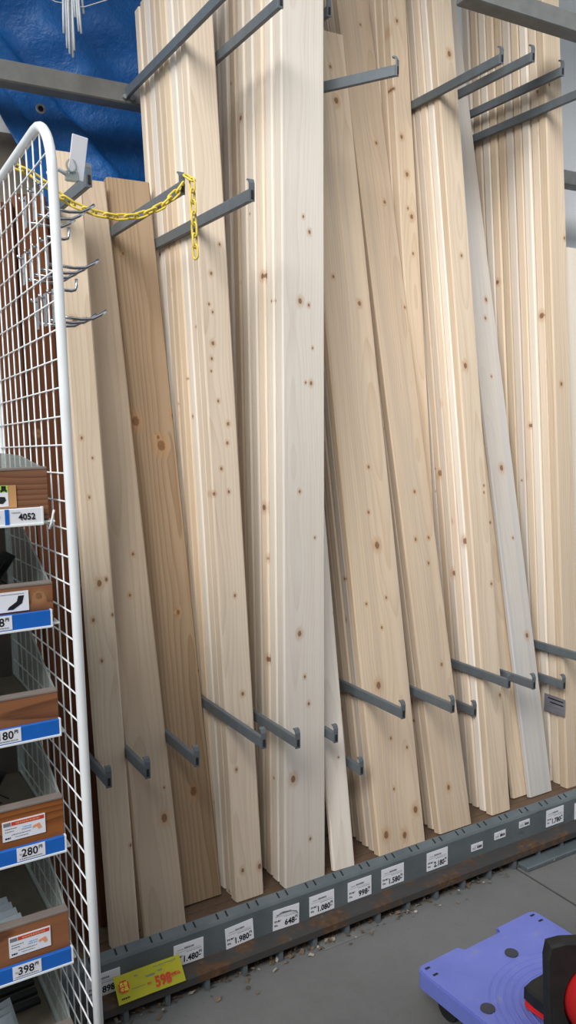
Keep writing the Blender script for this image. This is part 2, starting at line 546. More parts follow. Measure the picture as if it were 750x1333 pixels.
def arm(x, yr, yt, z, x_root=None):
    xr = x if x_root is None else x_root
    L = math.hypot(yr - yt, xr - x)
    bm = bmesh.new()
    add_box(bm, (-ARM_T / 2, -L, -ARM_H / 2), (ARM_T / 2, 0, ARM_H / 2), 0.002)
    o = link('arm', mesh_from(bm, 'arm'), M['steel'], rack)
    o.location = Vector((xr, yr, z)) - rack.location
    o.rotation_euler.z = math.atan2(x - xr, yr - yt)
    # tip: curved tab
    bm = bmesh.new()
    prof = [(-L - 0.004, -ARM_H / 2), (-L - 0.005, ARM_H / 2), (-L - 0.005, ARM_H / 2 + 0.012), (-L - 0.001, ARM_H / 2 + 0.021), (-L + 0.007, ARM_H / 2 + 0.024)]
    back = [(p[0] + 0.004, p[1] - (0.003 if i > 2 else 0)) for i, p in enumerate(prof)]
    a0 = [bm.verts.new((-ARM_T / 2 - .001, *p)) for p in prof]
    a1 = [bm.verts.new((ARM_T / 2 + .001, *p)) for p in prof]
    b0 = [bm.verts.new((-ARM_T / 2 - .001, *p)) for p in back]
    b1 = [bm.verts.new((ARM_T / 2 + .001, *p)) for p in back]
    for i in range(4):
        bm.faces.new((a0[i], a0[i + 1], a1[i + 1], a1[i]))
        bm.faces.new((b0[i], b1[i], b1[i + 1], b0[i + 1]))
        bm.faces.new((a0[i], b0[i], b0[i + 1], a0[i + 1]))
        bm.faces.new((a1[i], a1[i + 1], b1[i + 1], b1[i]))
    bm.faces.new((a0[0], a1[0], b1[0], b0[0]))
    bm.faces.new((a0[-1], b0[-1], b1[-1], a1[-1]))
    t = link('hook_tip', mesh_from(bm, 'hook_tip'), M['steel'], o)
    # open end of the channel
    d = box('channel_mouth', (-0.003, -L - 0.0062, -0.009), (0.003, -L - 0.0045, 0.010), M['dark'], o, 0)
    return o


for a in [
    (0.5875, 1.865, 1.985), (0.8035, 1.848, 1.990), (0.951, 1.780, 1.976),
    (0.940, 1.845, 2.460), (1.072, 1.838, 2.455), (1.375, 2.085, 2.600),
    (1.918, 1.957, 2.531), (2.040, 1.947, 2.556), (2.272, 2.037, 2.588), (2.290, 1.960, 2.502),
    (0.5875, 1.905, 0.575), (0.6725, 1.863, 0.594), (0.8035, 1.862, 0.594), (0.951, 1.777, 0.638),
    (1.072, 1.812, 0.600), (1.268, 1.927, 0.534), (1.377, 1.955, 0.400), (1.4365, 1.829, 0.602),
    (1.665, 1.876, 0.560), (1.918, 2.050, 0.445), (1.918, 1.893, 0.587), (2.058, 1.917, 0.551),
    (2.275, 1.979, 0.494), (2.290, 1.880, 0.607)]:
    arm(a[0], 2.558, a[1], a[2])
arm(1.489, 2.115, 1.920, 2.404, 1.372)
rbox('arm_shank', (1.366, 2.11, 2.389), (1.378, 2.558, 2.419), M['steel'])
for (bx_, bz) in ((0.955, 2.447), (0.930, 2.447)):
    bm = bmesh.new()
    bmesh.ops.create_cone(bm, cap_ends=True, segments=6, radius1=0.007, radius2=0.007, depth=0.008,
                          matrix=Matrix.Translation(Vector((bx_, 2.554, bz)) - rack.location) @ Matrix.Rotation(PI / 2, 4, 'X'))
    link('bolt', mesh_from(bm, 'bolt'), M['zinc'], rack)

# base rail : vertical face, slotted sloping top flange, rusty ledge, ribs
RX0, RX1 = 0.43, 3.4
prof = [(1.800, 0.104), (1.800, 0.178), (1.804, 0.184), (1.826, 0.194), (1.832, 0.190), (1.832, 0.15), (1.824, 0.15), (1.824, 0.186), (1.808, 0.178), (1.808, 0.104)]
o = prism('base_rail', [(p[0] - 2.5, p[1] - FLOOR) for p in prof], 'x', RX0 - 1.5, RX1 - 1.5, M['rail'], rack)
o['label'] = 'blue grey slotted base rail carrying the price cards'
prof = [(1.752, 0.078), (1.752, 0.097), (1.756, 0.103), (1.806, 0.104), (1.806, 0.092), (1.762, 0.090), (1.762, 0.078)]
o = prism('kick_ledge', [(p[0] - 2.5, p[1] - FLOOR) for p in prof], 'x', RX0 - 1.5, RX1 - 1.5, M['rust'], rack)
o['label'] = 'rusty ledge along the foot of the base rail'
rbox('kick_board', (RX0, 1.80, FLOOR), (RX1, 1.815, 0.104), M['steel'], 0)
slot_me = None
x = 0.470
while x < 3.2:
    for dx in (0.0, 0.026):
        bm = bmesh.new()
        if slot_me is None:
            add_box(bm, (-0.0020, -0.007, -0.0012), (0.0020, 0.009, 0.0012))
            slot_me = mesh_from(bm, 'slot')
            slot_me.materials.append(M['dark'])
        else:
            bm.free()
        s_ = link('slot', slot_me, None, rack)
        s_.location = Vector((x + dx, 1.815, 0.1890)) - rack.location
        s_.rotation_euler.x = math.atan2(0.010, 0.022)
    x += 0.0895
x = 0.45
rib_me = None
while x < 3.3:
    if rib_me is None:
        bm = bmesh.new()
        add_box(bm, (0, 0, 0), (0.012, 0.045, 0.045))
        rib_me = mesh_from(bm, 'rib')
        rib_me.materials.append(M['steel'])
    r_ = link('rib', rib_me, None, rack)
    r_.location = Vector((x, 1.757, FLOOR)) - rack.location
    x += 0.105
rbox('foot_plate', (1.10, 1.735, FLOOR), (1.27, 1.775, FLOOR + 0.003), M['steel_beam'], 0.001)
rbox('foot_curb', (1.84, 1.722, FLOOR), (3.3, 1.79, FLOOR + 0.015), M['rail'], 0.003)

# platform planks under the timber
plat = empty('timber_platform', (1.7, 2.2, FLOOR), 'dirty brown plank platform under the leaning boards', 'platform')
y = 1.842
while y < 2.40:
    box('plank', (-1.27, y - 2.2, 0.0), (1.6, y + 0.155 - 2.2, BASE - FLOOR), M['platform'], plat, 0.002)
    y += 0.158

# ================================================================== TIMBER
mesh_cache = {}


def board_mesh(w, t, L, mat, bev=0.0045):
    key = (round(w, 4), round(t, 4), round(L, 3), mat.name)
    if key in mesh_cache:
        return mesh_cache[key]
    bm = bmesh.new()
    b = bev
    pts = [(-w / 2 + b, 0), (w / 2 - b, 0), (w / 2, b), (w / 2, t - b), (w / 2 - b, t), (-w / 2 + b, t), (-w / 2, t - b), (-w / 2, b)]
    extrude_poly(bm, pts, 'z', 0, L)
    me = mesh_from(bm, 'timber')
    me.materials.append(mat)
    mesh_cache[key] = me
    return me


def board(name, label, xc, yf, w, t, L, lean, mat, side=0.0, twist=0.0, cat='board', group=None, z=BASE):
    """front face bottom centre at (xc, yf); leaning back by lean degrees"""
    kn = [v for q, v in KNOTS.items() if label.startswith(q)]
    if kn:
        mk = wood('knotty_' + mat, knots=kn[0], **WOODS[mat])
    else:
        mk = M[mat]
    o = link(name, board_mesh(w, t, L, mk), None)
    a = math.radians(lean)
    lift = t * math.sin(max(a, 0)) + abs(math.sin(math.radians(side))) * w / 2
    o.location = (xc, yf, z + lift + 0.0005)
    o.rotation_euler = (-a, math.radians(side), math.radians(twist))
    tag(o, label, cat, group)
    return o


ORD = ['front', 'second', 'third', 'fourth', 'fifth', 'sixth', 'seventh', 'eighth', 'ninth', 'tenth', 'eleventh', 'twelfth', 'thirteenth']


def stack(n, xl, w, yf, lean, t, Lf, mats, where, group, dlean=0.0, jit=0.004, gap=0.0015, side=0.0, twist=0.0, dx=0.0):
    """n boards one behind the other; Lf(i) gives the length of board i, 0 = front"""
    y = yf
    for i in range(n):
        ln = lean + dlean * i
        xc = xl + w / 2 + (rnd.uniform(0, jit) if i else 0) + dx * i
        mat = mats[i % len(mats)]
        lab = 'front board of the %s' % where if i == 0 else '%s board from the front, %s' % (ORD[i], where)
        board('timber_board', lab, xc, y, w, t, Lf(i), ln, mat, side, twist, 'board', group)
        y += t / math.cos(math.radians(ln)) + gap + rnd.uniform(0, 0.0012)


# --- short boards at the left
SG = 'short boards at the left of the rack'
board('timber_board', 'narrow pale pine board beside the white grid panel', 0.630, 1.947, 0.072, 0.038, 2.045, 6.4, 'pine', group=SG)
board('timber_board', 'smooth warm pine board between narrow pale board and widest knotted board', 0.738, 1.945, 0.118, 0.030, 2.07, 11.9, 'pine_warm2', group=SG)
board('timber_board', 'wide warm pine board with one big round knot, under the yellow chain', 0.877, 2.028, 0.132, 0.030, 2.085, 10.4, 'pine_warm', group=SG)
# brown stained planks behind the grid panel
for i, (xc, w_, ln, L_) in enumerate(((0.538, 0.085, 5.0, 1.93), (0.450, 0.086, 4.6, 1.90))):
    board('stained_plank', ['dark brown stained plank next to the narrow pale pine board',
                            'dark brown stained plank behind the grid, left of its twin'][i], xc, 2.03, w_, 0.03, L_, ln, 'stained', cat='plank', group='brown planks behind the grid panel')

board('stained_plank', 'dark brown stained plank mostly hidden behind the narrow pale pine board', 0.630, 2.062, 0.069, 0.03, 1.93, 6.4, 'stained', cat='plank', group='brown planks behind the grid panel')

# --- long boards
stack(9, 0.960, 0.088, 1.970, 4.4, 0.038, lambda i: 2.72 - 0.014 * i + rnd.uniform(-0.02, 0.03), ['pine', 'pine', 'pine_white', 'pine'],
      'long pine stack behind the dangling chain end', 'long two by fours behind the chain')
stack(9, 1.109, 0.138, 1.955, 1.4, 0.038, lambda i: 3.0 + rnd.uniform(-0.02, 0.03), ['pine_white', 'pine_white', 'pine'],
      'upright whitish stack in the middle of the rack', 'upright whitish stack', side=1.6, dlean=0.35, jit=0.002)
board('timber_board', 'pale board leaning back just right of the upright whitish stack', 1.317, 1.957, 0.078, 0.019, 1.9, 10.2, 'pine_white', 1.6)
board('timber_board', 'shaded board in the gap between whitish stack and widest boards', 1.407, 2.080, 0.042, 0.03, 2.15, 9.0, 'pine_tan')
stack(5, 1.444, 0.183, 1.953, 9.3, 0.032, lambda i: 2.63 if i < 4 else 2.9, ['pine_tan', 'pine_grey', 'pine_tan', 'pine_tan'],
      'widest pine stack with round knots at the foot', 'widest stack', dlean=0.1)
stack(3, 1.690, 0.137, 1.957, 11.2, 0.034, lambda i: 3.25 + 0.03 * i, ['pine_tan', 'pine', 'pine_tan'],
      'leaning pine stack right of the widest boards', 'stack right of the widest boards')
stack(4, 1.834, 0.076, 2.160, 5.1, 0.036, lambda i: 3.2, ['pine'],
      'narrow stack half hidden behind the slanting hooked arm', 'stack behind the slanting arm', jit=0.0)
stack(8, 1.926, 0.087, 1.966, 6.7, 0.032, lambda i: 3.2 + rnd.uniform(-0.03, 0.03), ['pine', 'pine_white', 'pine', 'pine_grey'],
      'pine stack with ribbed side left of the greyish board', 'ribbed pine stack', jit=0.006)
board('timber_board', 'greyish pine board with scuffs leaning left of the deepest stack', 2.190, 1.992, 0.112, 0.020, 3.2, 10.4, 'pine_silver')
board('timber_board', 'thin plank peeking out behind the greyish scuffed board', 2.117, 2.018, 0.075, 0.02, 3.1, 10.4, 'pine')
stack(10, 2.302, 0.083, 1.974, 3.7, 0.036, lambda i: 3.05 + rnd.uniform(-0.02, 0.02), ['pine', 'pine', 'pine_white', 'pine', 'pine_grey'],
      'deepest pine stack at the right end', 'deepest stack at the right', dlean=0.06, jit=0.006)
board('timber_board', 'pale board at the right edge beside the deepest stack', 2.462, 1.99, 0.12, 0.03, 1.95, 4.0, 'pine_white')

# ================================================================== BLUE TARPAULIN, STRINGS, WALL BITS
def tarp_left(z):
    pts = [(1.7, 0.93), (2.2, 0.68), (2.43, 0.565), (3.4, 0.06)]
    for (z0, x0), (z1, x1) in zip(pts, pts[1:]):
        if z <= z1:
            return x0 + (x1 - x0) * (z - z0) / (z1 - z0)
    return pts[-1][1]


def sst(a, b, v):
    t = max(0.0, min(1.0, (v - a) / (b - a)))
    return t * t * (3 - 2 * t)


bm = bmesh.new()
NU, NV = 90, 110
grid = []
for j in range(NV + 1):
    z = 1.75 + 1.6 * j / NV
    row = []
    for i in range(NU + 1):
        xl = tarp_left(z)
        x = xl + (1.5 - xl) * i / NU
        d = (x - 0.60) * 0.72 + (z - 2.62) * 0.70          # across the long diagonal fold
        d2 = (x - 0.70) * 0.75 + (z - 2.36) * 0.66
        y = 2.745
        y -= 0.035 * sst(0.02, -0.01, d) + 0.018 * sst(0.0, -0.012, d2)
        y += 0.010 * math.sin(d * 31 + 0.6 * math.sin(z * 7)) + 0.006 * math.sin(x * 23 + z * 9) + 0.004 * math.sin(z * 41 - x * 13)
        y += 0.012 * math.sin((x + 0.4 * z) * 9)
        row.append(bm.verts.new((x - 0.9, y - 2.745, z - 2.4)))
    grid.append(row)
for j in range(NV):
    for i in range(NU):
        bm.faces.new((grid[j][i], grid[j][i + 1], grid[j + 1][i + 1], grid[j + 1][i]))
tp = empty('tarpaulin', (0.9, 2.745, 2.4), 'creased blue tarpaulin hanging behind the short boards', 'tarpaulin')
sheet = link('sheet', mesh_from(bm, 'sheet', True), M['tarp'], tp)
md = sheet.modifiers.new('thickness', 'SOLIDIFY')
md.thickness = 0.0015
bm = bmesh.new()
add_tube(bm, [(0.012 * math.cos(t), 0, 0.012 * math.sin(t)) for t in [2 * PI * k / 16 for k in range(16)]], 0.0042, 6, True)
ey = link('eyelet', mesh_from(bm, 'eyelet', True), M['zinc'], tp)
ey.location = (0.704 - 0.9, -0.063, 2.414 - 2.4)
bm = bmesh.new()
bmesh.ops.create_circle(bm, cap_ends=True, segments=16, radius=0.010, matrix=Matrix.Rotation(PI / 2, 4, 'X'))
bmesh.ops.solidify(bm, geom=bm.faces[:], thickness=0.002)
eh = link('eyelet_hole', mesh_from(bm, 'eyelet_hole'), M['dark'], ey)

st = empty('plastic_string_bundle', (0.745, 2.44, 2.40), 'frayed bundle of white plastic strings dangling over the blue tarpaulin', 'string')
for i in range(9):
    x0 = (i - 4) * 0.0055
    zb_ = [0.14, 0.105, 0.09, 0.085, 0.10, 0.19, 0.155, 0.15, 0.21][i]
    ph = rnd.uniform(0, 6)
    pts = []
    for k in range(10):
        f = k / 9
        z = 0.62 - (0.62 - zb_) * f
        pts.append((x0 * (0.4 + 0.9 * f) + 0.004 * math.sin(ph + 5 * f), 0.006 * math.sin(ph * 2 + 4 * f), z))
    tube('strand', pts, 0.0034, M['string'], st, 5)
tube('tie_cord', [(-0.22, 0.0, 0.30), (-0.14, 0, 0.25), (-0.05, 0, 0.222), (0.03, 0, 0.225), (0.10, 0, 0.26), (0.20, 0.0, 0.36)], 0.0015, M['string'], st, 5)
tube('hanging_cord', [(0, 0, 0.60), (0.0, 0.01, 0.95), (0.0, 0.04, 1.499)], 0.003, M['string'], st, 5)

o = box('wall_board', (0.40, 2.78, 2.02), (0.72, 2.818, 2.36), M['fibreboard'], None, 0.003)
tag(o, 'grey brown board on the wall left of the tarpaulin', 'board')
# ================================================================== WHITE GRID STAND WITH BINS
GX, GY, GLEAN = 0.400, 1.413, 1.7
stand = empty('grid_stand', (GX, GY, FLOOR), 'white wire grid display stand with rounded corner and thin shelves', 'stand')


def panel(x, with_grid):
    pn = bpy.data.objects.new('grid_panel', None)
    pn.empty_display_size = 0.05
    COL.objects.link(pn)
    pn.parent = stand
    pn.location = (x - GX, 0, 0)
    pn.rotation_euler.x = -math.radians(GLEAN)
    Wd, Hd, R_ = 0.56, 1.935, 0.10
    path = [(0, 0, 0.0), (0, 0, 0.6), (0, 0, 1.2), (0, 0, Hd - R_)]
    for k in range(1, 9):
        t = PI / 2 * k / 8
        path.append((0, R_ - R_ * math.cos(t), Hd - R_ + R_ * math.sin(t)))
    for k in range(0, 9):
        t = PI / 2 * k / 8
        path.append((0, Wd - R_ + R_ * math.sin(t), Hd - R_ + R_ * math.cos(t)))
    path += [(0, Wd, 0.6), (0, Wd, 0.0)]
    tube('frame_tube', path, 0.0092, M['white_paint'], pn, 12)
    if not with_grid:
        return pn

    def top_at(u):
        q = min(u, Wd - u)
        return Hd if q >= R_ else Hd - R_ + math.sqrt(max(0, R_ * R_ - (R_ - q) ** 2))
    u = 0.022
    while u < Wd - 0.01:
        tube('vertical_wire', [(0, u, 0.06), (0, u, top_at(u) - 0.006)], 0.0016, M['white_paint'], pn, 6)
        u += 0.0507
    v = 0.06
    wire = None
    while v < Hd - 0.02:
        q = Hd - v
        e = 0.004 if q > R_ else R_ - math.sqrt(max(0, R_ * R_ - (R_ - q) ** 2)) + 0.004
        tube('cross_wire', [(-0.003, e, v), (-0.003, Wd - e, v)], 0.0016, M['white_paint'], pn, 6)
        v += 0.0503
    return pn


pn = panel(GX, True)
panel(-0.20, False)
# shelves with a white front edge, one under every bin
TOPS = [1.372, 1.163, 0.960, 0.754, 0.528, 0.291]
SHELF = [1.276, 1.088, 0.882, 0.656, 0.431, 0.195]
for zs in SHELF:
    box('shelf', (-0.19 - GX, 1.4968 - GY, zs - 0.004 - FLOOR), (0.384 - GX, 1.90 - GY, zs - FLOOR), M['white_paint'], stand, 0.001)

bin_desc = ['reddish wooden bin labelled 4052, topmost on the grid stand', 'reddish wooden bin with 68 yen strip and bracket drawing card',
            'reddish wooden bin with plain front and 180 yen strip', 'reddish wooden bin with red banded card, right below the plain fronted bin',
            'reddish wooden bin with red banded card, directly above the bottom bin', 'reddish wooden bin at the bottom holding zinc plates']
SX = [0.015, 0.075, 0.075, 0.075, 0.075, 0.075]
BX0, BX1, BYF, BYB = -0.17, 0.374, 1.500, 1.88
for i in range(6):
    t, zs = TOPS[i], SHELF[i]
    bn = empty('parts_bin', (0.10, BYF, zs), bin_desc[i], 'bin', 'wooden bins on the grid stand')
    H_ = t - zs
    x0, x1 = BX0 - 0.10, BX1 - 0.10
    fb = box('front_board', (x0, 0.0, 0.001), (x1, 0.020, H_ - 0.004), M['bin_wood'], bn, 0.001)
    # the front board's grain runs along x: rotate the texture frame by building it upright
    bpy.data.objects.remove(fb)
    bm = bmesh.new()
    Lx = x1 - x0
    add_box(bm, (-(H_ - 0.004) / 2, 0, 0), ((H_ - 0.004) / 2, 0.020, Lx), 0.001)
    fb = link('front_board', mesh_from(bm, 'front_board'), M['bin_wood'], bn)
    fb.rotation_euler = (0, PI / 2, 0)
    fb.location = (x0, 0, (H_ - 0.004) / 2 + 0.001)
    box('top_edge', (x0, -0.001, H_ - 0.004), (x1, 0.021, H_ + 0.001), M['bin_edge'], bn, 0.001)
    box('bottom', (x0, 0.02, 0.001), (x1, BYB - BYF, 0.006), M['fibreboard'], bn, 0)
    for xs in (x0, x1 - 0.004):
        prism('side_panel', [(0.021, 0.006), (0.021, H_ - 0.002), (0.20, H_ + SX[i]), (BYB - BYF, H_ + SX[i]), (BYB - BYF, 0.006)], 'x', xs, xs + 0.004, M['acrylic'], bn)
    box('back_panel', (x0 + 0.004, BYB - BYF - 0.004, 0.006), (x1 - 0.004, BYB - BYF, H_ + SX[i]), M['bin_edge'], bn, 0)
    # price strip
    if i < 5:
        sp = bpy.data.objects.new('price_strip', None)
        sp.empty_display_size = 0.03
        COL.objects.link(sp)
        sp.parent = bn
        sp.location = (0, -0.010, 0)
        xr = [0.360, 0.367, 0.373, 0.3725, 0.375][i] - 0.10
        box('strip_body', (x0, -0.002, -0.003), (xr, 0.006, 0.026), M['blue_strip'] if i else M['paper'], sp, 0.001)
        box('white_lip', (x0, -0.004, -0.006), (xr + 0.001, 0.004, -0.002), M['white_paint'], sp, 0.0005)
        box('end_cap', (xr - 0.002, -0.003, -0.004), (xr + 0.0015, 0.006, 0.027), M['white_paint'], sp, 0.0005)
        a, b, txt = [(0.235, 0.293, ''), (0.22, 0.297, '68'), (0.24, 0.302, '180'), (0.283, 0.334, '280'), (0.264, 0.316, '398')][i]
        a -= 0.10
        b -= 0.10
        if i:
            box('price_label', (a, -0.0028, 0.0), (b, -0.002, 0.0255), M['paper'], sp, 0)
        if txt:
            letters(txt, 0.021, b - 0.013, 0.0075, M['ink'], sp, -0.0032, 0.0004, 'RIGHT', 0.95)
            letters('円', 0.007, b - 0.012, 0.0165, M['ink'], sp, -0.0032, 0.0003)
            letters('税込', 0.0045, a + 0.004, 0.011, M['ink_grey'], sp, -0.0032, 0.0)
            ink_lines('fine_print', [(a + 0.004, b - 0.006, 0.003, 0.0016)], M['ink_grey'], sp, -0.0030)
        if i == 0:
            box('blue_bar', (0.1945, -0.0032, -0.002), (0.2015, -0.002, 0.0255), M['blue_strip'], sp, 0)
            letters('4052', 0.0155, 0.2175, 0.006, M['ink'], sp, -0.0032, 0.0004, 'LEFT', 0.95)
            letters('円', 0.006, 0.1800, 0.012, M['ink'], sp, -0.0032, 0.0003)
            ink_lines('fine_print', [(0.206, 0.222, 0.019, 0.001), (0.150, 0.176, 0.006, 0.003)], M['ink_grey'], sp, -0.0030)

# cards on the bin fronts (stuck on: parts of the front board face)
def bin_card(x0, x1, z0, z1, label, mat=None):
    c_ = empty('product_card', (x0, BYF - 0.0012, z0), label, 'card')
    box('card', (0, -0.0008, 0), (x1 - x0, 0.0008, z1 - z0), mat or M['paper'], c_, 0)
    return c_


c_ = bin_card(0.240, 0.318, 1.303, 1.343, 'tan card with green topped picture on the topmost bin', M['tan_card'])
box('picture', (0.03, -0.0016, 0.003), (0.064, -0.0008, 0.040), M['paper'], c_, 0)
ink_rect('green_band', 0.03, 0.064, 0.028, 0.040, M['ink_green'], c_, -0.0014)
letters('金具', 0.012, 0.0385, 0.0295, M['ink'], c_, -0.0020, 0.0004)
prism('bracket_picture', [(0.040, 0.010), (0.054, 0.008), (0.060, 0.014), (0.058, 0.020), (0.046, 0.021)], 'y', -0.0022, -0.0016, M['black_metal'], c_)
c_ = bin_card(0.24, 0.330, 1.117, 1.153, 'white card with a dark bracket drawing on second bin')
ink_lines('fine_print', [(0.008, 0.082, 0.031, 0.0012)], M['ink_grey'], c_, -0.0008)
prism('bracket_drawing', [(0.052, 0.004), (0.062, 0.004), (0.078, 0.014), (0.082, 0.028), (0.072, 0.028), (0.069, 0.018), (0.055, 0.009)], 'y', -0.0014, -0.0008, M['ink'], c_)
for (a, b, z0, z1, lab) in ((0.262, 0.339, 0.694, 0.731, 'red banded product card with orange piece, upper one of two'),
                            (0.262, 0.338, 0.469, 0.508, 'red banded product card with orange piece, lower one of two')):
    c_ = bin_card(a, b, z0, z1, lab)
    w_, h_ = b - a, z1 - z0
    ink_rect('red_band', 0.016, w_ - 0.002, h_ - 0.009, h_ - 0.002, M['ink_red'], c_, -0.0008)
    ink_rect('dark_corner', 0.002, 0.015, h_ - 0.009, h_ - 0.002, M['ink_grey'], c_, -0.0008)
    ink_lines('band_print', [(0.024, w_ - 0.01, h_ - 0.007, 0.003)], M['ink_orange'], c_, -0.0013)
    ink_lines('blue_print', [(0.036, 0.052, 0.020, 0.002), (0.034, 0.052, 0.016, 0.002)], M['ink_blue'], c_, -0.0008)
    ink_lines('fine_print', [(0.004, 0.026, 0.022, 0.0015), (0.004, 0.020, 0.017, 0.0015), (0.016, 0.05, 0.010, 0.0015), (0.022, 0.046, 0.005, 0.0012)], M['ink_grey'], c_, -0.0008)
    ink_lines('code_print', [(0.004, 0.014, 0.004, 0.003)], M['ink'], c_, -0.0008)
    prism('piece_picture', [(0.054, 0.019), (0.066, 0.022), (0.070, 0.012), (0.064, 0.010), (0.061, 0.016), (0.054, 0.014)], 'y', -0.0014, -0.0008, M['ink_orange'], c_)

# zip tie on the topmost strip
o = tube('cable_tie', [(0.370, 1.486, 1.262), (0.374, 1.483, 1.275), (0.377, 1.482, 1.290), (0.379, 1.483, 1.296)], 0.0022, M['white_paint'], None, 6)
tag(o, 'white cable tie at the end of the 4052 strip', 'cable tie')


# --- hardware lying in the bins
def bracket_mesh(a, b, w, t):
    bm = bmesh.new()
    extrude_poly(bm, [(0, 0), (a, 0), (a, t), (t, t), (t, b), (0, b)], 'y', -w / 2, w / 2)
    me = mesh_from(bm, 'corner_bracket')
    return me


def loose(name, me, mat, loc, rot, label, cat, group=None):
    o = link(name, me.copy() if me.materials else me, None)
    if not o.data.materials:
        o.data.materials.append(mat)
    o.location = loc
    o.rotation_euler = rot
    return tag(o, label, cat, group)


for k in range(6):
    loose('corner_bracket', bracket_mesh(0.055, 0.055, 0.040, 0.003), M['black_metal'], Vector((0.20, 1.62, 1.138)) + Euler((0.25, 0.6, 0.5)).to_matrix() @ Vector((0.015 * k, 0, 0.015 * k)), (0.25, 0.6, 0.5), 'black steel corner bracket lying loose in the bin with bracket drawing', 'bracket', 'black brackets in the second bin')
for k in range(7):
    loose('corner_bracket', bracket_mesh(0.05, 0.045, 0.03, 0.003), M['black_metal'], Vector((0.18, 1.62, 0.705)) + Euler((0.2, 0.65, 0.7)).to_matrix() @ Vector((0.013 * k, 0, 0.013 * k)), (0.2, 0.65, 0.7),
          'black angle bracket in the row inside a red carded bin', 'bracket', 'black brackets in the fourth bin')
for k in range(4):
    bm = bmesh.new()
    add_box(bm, (-0.045, -0.022, 0), (0.045, 0.022, 0.0025), 0.0006)
    loose('joint_plate', mesh_from(bm, 'joint_plate'), M['zinc'], (0.265 - 0.004 * k, 1.575 + 0.024 * k, 0.478), (0.8, 0.1, 0.3), 'grey zinc joint plate in the bin above the bottom one', 'plate', 'zinc plates in the fifth bin')
for k in range(3):
    bm = bmesh.new()
    add_box(bm, (-0.05, -0.03, 0), (0.05, 0.03, 0.0025), 0.0006)
    for hx in (-0.03, 0.03):
        bmesh.ops.create_cone(bm, cap_ends=True, segments=10, radius1=0.004, radius2=0.004, depth=0.004, matrix=Matrix.Translation((hx, 0.014, 0.0013)))
    loose('perforated_plate', mesh_from(bm, 'perforated_plate'), M['zinc'], (0.24 + 0.004 * k, 1.575 + 0.022 * k, 0.262), (1.0, 0.15, 0.55), 'zinc nail plate leaning in the bottom bin', 'plate', 'zinc plates in the bottom bin')
for k in range(5):
    bm = bmesh.new()
    add_box(bm, (-0.05, -0.008, 0), (0.05, 0.008, 0.01), 0.001)
    loose('flat_bar', mesh_from(bm, 'flat_bar'), M['black_metal'], (0.305, 1.70 + 0.028 * k, 0.215 + 0.004 * k), (0.1, 0.02, 0.1), 'black flat bar lying crosswise in the bottom bin', 'bar', 'black bars in the bottom bin')

# --- chrome hooks on the far side of the grid
hook_rows = [(1.860, [0.10, 0.16, 0.23]), (1.757, [0.09, 0.15, 0.21, 0.27]), (1.660, [0.06, 0.12, 0.18])]
hook_src = None
rown = ['top', 'middle', 'lowest']
for ri, (hz, us) in enumerate(hook_rows):
    for hi, u in enumerate(us):
        yb = GY + (hz - FLOOR) * math.tan(math.radians(GLEAN)) + u
        h = empty('display_hook', (GX + 0.005, yb, hz), '%s chrome wire hook in the %s row on the grid' % (['nearest', 'second nearest', 'third nearest', 'farthest'][hi], rown[ri]), 'hook', 'chrome hooks on the grid panel')
        if hook_src is None:
            bm = bmesh.new()
            add_box(bm, (0, -0.009, -0.030), (0.002, 0.009, 0.030), 0.0006)
            me_p = mesh_from(bm, 'back_plate')
            me_p.materials.append(M['chrome'])
            bm = bmesh.new()
            add_tube(bm, [(0.002, 0, 0), (0.05, 0, -0.004), (0.072, 0, -0.002), (0.086, 0, 0.005), (0.098, 0, 0.014)], 0.0030, 8)
            me_r = mesh_from(bm, 'prong', True)
            me_r.materials.append(M['chrome'])
            bm = bmesh.new()
            add_tube(bm, [(0.002, 0, 0.022), (-0.008, 0, 0.022), (-0.010, 0, 0.028)], 0.0022, 6)
            me_c = mesh_from(bm, 'clip', True)
            me_c.materials.append(M['chrome'])
            bm = bmesh.new()
            add_tube(bm, [(0.002, 0, 0.030), (0.034, 0, 0.028), (0.041, 0, 0.030), (0.044, 0, 0.036), (0.044, 0, 0.050)], 0.0028, 8)
            me_j = mesh_from(bm, 'short_prong', True)
            me_j.materials.append(M['chrome'])
            hook_src = (me_p, me_r, me_c, me_j)
        link('back_plate', hook_src[0], None, h)
        p = link('prong', hook_src[1], None, h)
        p.location = (0, 0, -0.018)
        link('clip', hook_src[2], None, h)
        if hi == 0 and ri:
            link('short_prong', hook_src[3], None, h)

# white price card holder
ch = empty('card_holder', (0.455, 1.52, 1.868), 'white price card in a clear clip above the chrome hooks', 'card holder')
bm = bmesh.new()
add_box(bm, (-0.015, -0.001, 0.0), (0.015, 0.001, 0.075), 0.0006)
cc = link('card', mesh_from(bm, 'card'), M['paper'], ch)
cc.location = (0.0, 0.0, 0.016)
cc.rotation_euler = (0.15, 0.10, 0.15)
box('clip', (-0.018, -0.004, 0.012), (0.006, 0.006, 0.030), M['acrylic'], ch, 0.002)
tube('clip_arm', [(-0.05, 0.0, 0.020), (-0.03, 0.0, 0.030), (-0.012, 0, 0.022)], 0.004, M['white_paint'], ch, 6)
tube('clip_ring', [(-0.008 + 0.008 * math.cos(t), -0.005, 0.038 + 0.011 * math.sin(t)) for t in [2 * PI * k / 14 for k in range(14)]], 0.002, M['acrylic'], ch, 6, True)

# ================================================================== YELLOW CHAIN
ch = empty('plastic_chain', (0.815, 1.84, 1.99), 'yellow plastic chain slung from an arm tip, one end dangling', 'chain')
path = [(0.413, 1.990), (0.456, 1.975), (0.487, 1.957), (0.51, 1.940), (0.543, 1.922), (0.585, 1.910), (0.637, 1.905), (0.692, 1.913), (0.748, 1.940), (0.787, 1.976), (0.813, 2.012)]
yy = 1.838


